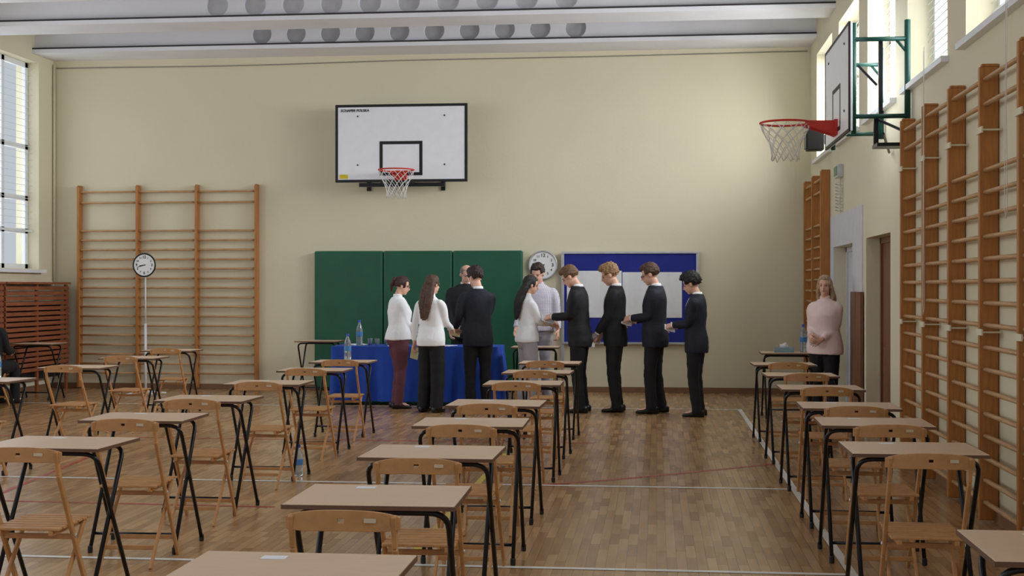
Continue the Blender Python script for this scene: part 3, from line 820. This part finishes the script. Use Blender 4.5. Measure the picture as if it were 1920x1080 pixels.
    if jac:
        c=MB(); n=8; pv=[]
        for i in range(n+1):
            tt=i/n; z=1.45-.23*tt; hw=.045*(1-tt)+.002
            yy=.064+.066*bw*min(1,tt*1.8)**.7
            pv+= [U(-hw,yy-.01,z)*s,U(0,yy+.004,z)*s,U(hw,yy-.01,z)*s]
        fv=[]
        for i in range(n):
            a=i*3; fv+=[(a,a+3,a+4,a+1),(a+1,a+4,a+5,a+2)]
        c.add(pv,fv); c.obj('dress_shirt',[M[cm]],pob,smooth=True)
        for sh,el,w in arms:
            dd=(w-el).normalized(); c=MB(); c.tube([(w-dd*.02)*s,(w-dd*.002)*s],.033*s,12); c.obj('cuff',[M[cm]],pob,smooth=True)
    # ---- hair
    hm=MB()
    ico=bmesh.new(); bmesh.ops.create_icosphere(ico,subdivisions=5,radius=1)
    vs=[]
    sh_=hair in('short','tousled','curly','bald')
    for v in ico.verts:
        q=v.co.normalized(); x,y,z=q
        face=smoothstep(.20,.5,y-.35*abs(x))*smoothstep(.58,.40,z+.14*noise.noise(q*9+V((loc[0],0,0))))
        low=smoothstep(-.55,-.80,z) if sh_ else smoothstep(-.5,-.8,z)
        side=smoothstep(-.05,-.28,z)*smoothstep(-.35,.0,y) if sh_ else 0
        face=max(face,low,side)
        of=V((loc[0]*7,0,0))
        n1=noise.noise(q*4+of); n2=noise.noise(V((q.x*16,q.y*7,q.z*7))+of); up=smoothstep(.2,.9,z)
        fr=smoothstep(.1,.7,y)*smoothstep(.3,.7,z); nape=-.12*smoothstep(-.2,-.6,z)
        if hair=='short': t=.15+.07*n1+.11*n2+.13*up+.10*fr+nape
        elif hair=='tousled': t=.17+.13*n1+.17*n2+.20*up+.16*fr+nape
        elif hair=='curly': t=.22+.10*n1+.36*abs(noise.noise(q*9+of))+.16*up+.12*fr+nape
        elif hair=='bald':
            t=.07+.04*n2+nape; face=max(face,smoothstep(.45,.75,z))
        else: t=.11+.03*n1+.03*n2+.05*up
        f=(1+t)*(1-face)+.86*face
        vs.append(HD((.077*k*x*f,-.014+.097*k*y*f,.030+.090*k*z*f))*s)
    fs=[[vv.index for vv in f.verts] for f in ico.faces]; ico.free()
    hm.add(vs,fs)
    if hair in('long','longwavy'):
        L=MB(); L.addmesh(hm.mesh('t',[]))
        z_end=1.16 if hair=='long' else 1.38
        tgt=U(0,-.135,1.38) if hair=='long' else U(0,-.11,1.44); end=U(0,-.155,z_end)
        for off in((-.05,0),(-.018,-.012),(.018,-.012),(.05,0)):
            o3=V((off[0],off[1],0))
            P,Rr=interp([HD((off[0]*.9,-.05,.02)),HD((off[0]*1.25,-.075,-.07)),tgt+V((off[0]*1.35,.03,.06)),tgt+V((off[0]*1.3,0,0))*1,end+V((off[0]*.9,0,.02*abs(off[0])*30))],[.04,.042,.036,.034,.012],5)
            P=[p+V((.006*noise.noise(p*9+o3*50),.006*noise.noise(p*11),0)) for p in P]
            L.tube([p*s for p in P],[r_*s for r_ in Rr],10,rnd=True)
        if hair=='longwavy' :
            for sx in(-1,1):
                P,Rr=interp([HD((sx*.06,-.02,.05)),HD((sx*.08,-.03,-.05)),U(sx*.09,-.02,1.47),U(sx*.085,.0,1.43)],[.028,.026,.024,.012],5)
                L.tube([p*s for p in P],[r_*s for r_ in Rr],10,rnd=True)
        meobj(remesh(L,.008,2,.005,34),'hair',HC[hc],pob)
    else:
        if hair=='bun':
            hm.ell(HD((0,-.115,.055))*s,(.04*s,.035*s,.04*s))
            P,Rr=interp([HD((0,-.11,.05)),HD((0,-.14,-.02)),HD((0,-.12,-.10))],[.028,.026,.01],4); hm.tube([p*s for p in P],[q*s for q in Rr],8,rnd=True)
        hm.obj('hair',[HC[hc]],pob,smooth=True)
    if glasses:
        g=MB()
        for sx in(-1,1):
            g.tube([HD((sx*.031+.021*math.cos(a*pi/8),.098,.004+.017*math.sin(a*pi/8)))*s for a in range(16)],.0022*s,5,closed=True)
            g.tube([HD((sx*.052,.098,.008))*s,HD((sx*.08,.02,.008))*s,HD((sx*.08,-.01,.004))*s],.0022*s,5)
        g.tube([HD((-.012,.098,.006))*s,HD((.012,.098,.006))*s],.0022*s,5)
        g.obj('glasses',[M['glassdk']],pob)
    mw=Matrix.Translation(loc)@Matrix.Rotation(rot,4,'Z')
    return [(mw@((w+d*.085+nrm*.03)*s),mw.to_3x3()@d,mw.to_3x3()@nrm,mw.to_3x3()@lat) for w,d,nrm,lat in hands]
rad=math.radians
def sheet(pos,w,h,rx,ry,rz,m,label,name='paper_sheet'):
    mb=MB(); n=6
    for i in range(n):
        xa=-w/2+w*i/n; xb=-w/2+w*(i+1)/n; f=lambda x:.12*(x*x)/w
        mb.add([(xa,-h/2,f(xa)),(xb,-h/2,f(xb)),(xb,h/2,f(xb)),(xa,h/2,f(xa))],[(0,1,2,3)])
    o=mb.obj(name,[m],None,pos); o.rotation_euler=(rx,ry,rz)
    sm=o.modifiers.new('s','SOLIDIFY'); sm.thickness=.002
    tag(o,label,'paper','held papers'); return o

H=person('person in white sweater and burgundy trousers, hair tied up, glasses',(-3.195,16.38,0),rad(-70),1.66,[(-.06,.27,1.06),(.05,.28,1.02)],fem=True,hp=.25,hy=-.1,hair='bun',hc='ginger',top='wshirt',trous='burg',bulk=1.2,legw=1.2,glasses=True,skirtlen=.9)
H=person('person with long brown hair, white blouse and wide black trousers',(-2.706,15.9,0),rad(-25),1.67,[(-.30,.03,.76),(.12,.3,1.05)],fem=True,hp=.15,hy=-.2,hair='long',hc='brown',top='wshirt',wide=1.3,legw=1.0,skirtlen=.84)
sheet(H[0][0]+V((-.02,0,-.05)),.10,.16,1.2,.3,.5,M['ypaper'],'cream folded paper held in a lowered hand')
H=person('person in dark suit holding papers at the blue table',(-2.2,16.38,0),rad(22),1.77,[(-.22,.24,1.0),(.06,.32,1.08)],hp=.3,hy=.45,hair='tousled',hc='darkbr',top='suitnavy')
sheet(H[0][0]+V((-.05,.02,.0)),.12,.17,.9,.2,.4,M['ypaper'],'cream papers held in front of a dark suit')
H=person('balding grey-haired person in dark suit behind the blue table',(-2.57,17.85,0),rad(190),1.84,[(-.2,.16,.86),(.2,.16,.86)],hp=.4,hy=.2,hair='bald',hc='grey',top='suit',bulk=1.15)
H=person('person with long black hair, white blouse and grey trousers reaching forward',(-1.57,16.25,0),rad(-62),1.67,[(-.04,.33,1.1),(.08,.33,1.12)],fem=True,hp=.25,hy=-.1,hair='long',hc='black',top='wshirt',trous='greytr',wide=1.3,skirtlen=.88)
H=person('short-haired person in checked shirt standing behind a small desk',(-1.56,17.75,0),rad(165),1.84,[(-.3,.12,.84),(.24,.2,.9)],hp=.35,hair='short',hc='darkbr',top='check',trous='greytr',bulk=1.15)
H=person('person in dark suit with brown fringe looking down at paper',(-.92,16.08,0),rad(82),1.80,[(-.07,.31,1.12),(.07,.32,1.10)],hp=.6,lean=.06,hair='short',hc='dkblond',top='suit')
sheet((H[0][0]+H[1][0])/2,.16,.14,.5,.3,.2,M['paper'],'white paper held in both hands at chest height')
H=person('person in black suit with curly blond hair holding bottle and paper',(-.5,16.2,0),rad(86),1.81,[(-.13,.24,.82),(.13,.2,.85)],hp=.42,hair='tousled',hc='blond',top='suit')
sheet(H[0][0]+V((-.04,-.02,0)),.12,.18,1.1,.2,.3,M['paper'],'white paper held low beside a dark suit')
e=empty('water_bottle',H[0][0]+V((-.03,-.07,.02)),0,'small clear bottle held horizontally at waist height','bottle','water bottles')
mb=MB(); mb.lathe([(.02,-.1),(.03,-.09),(.03,.05),(.012,.09),(.012,.11)],n=14); o=mb.obj('bottle_body',[M['bottle']],e,smooth=True); o.rotation_euler=(0,1.2,.2)
H=person('person in navy suit with glasses holding a small paper',(-.02,16.05,0),rad(84),1.81,[(-.08,.27,1.10),(.1,.25,1.06)],hp=.36,hair='short',hc='brown',top='suitnavy',bulk=1.08,glasses=True,stride=(.06,-.04))
sheet((H[0][0]+H[1][0])/2+V((-.02,0,0)),.13,.11,.6,.3,.2,M['paper'],'small white slip held in both hands')
H=person('person in dark suit with dark curly hair holding a paper',(.46,15.72,0),rad(78),1.69,[(-.07,.28,1.10),(.07,.26,1.08)],hp=.42,hair='curly',hc='black',top='suitnavy')
sheet((H[0][0]+H[1][0])/2,.13,.11,.6,.3,.2,M['paper'],'small white card held near the chest')
H=person('person in pink shirt with shoulder-length fair hair by the doorway',(1.84,14.95,0),rad(150),1.65,[(-.05,.2,1.0),(.09,.22,1.03)],fem=True,hp=.05,hy=.25,hair='longwavy',hc='fair',top='pink',bulk=1.1,skirtlen=.82)
sheet((H[0][0]+H[1][0])/2,.12,.1,.9,.1,.3,M['paper'],'white slip of paper held against a pink shirt')
H=person('seated person in black clothing beside the radiator cover',(-8.42,16.1,0),rad(-5),1.75,[(-.12,.34,1.12),(.12,.34,1.12)],hair='short',hc='darkbr',top='suit',seat=True,skirtlen=.9)

# ---------------------------------------------------------------- world, camera
w=bpy.data.worlds.new('world'); SC.world=w; w.use_nodes=True
bg=w.node_tree.nodes['Background']; bg.inputs[0].default_value=(.84,.91,1,1); bg.inputs[1].default_value=.6
cam=bpy.data.cameras.new('camera'); co=bpy.data.objects.new('camera',cam); COL.objects.link(co)
cam.sensor_width=36; cam.lens=2500/1920*36; cam.clip_end=200
co.location=(0,0,1.5); co.rotation_euler=(pi/2,0,math.atan(.1084))
SC.camera=co
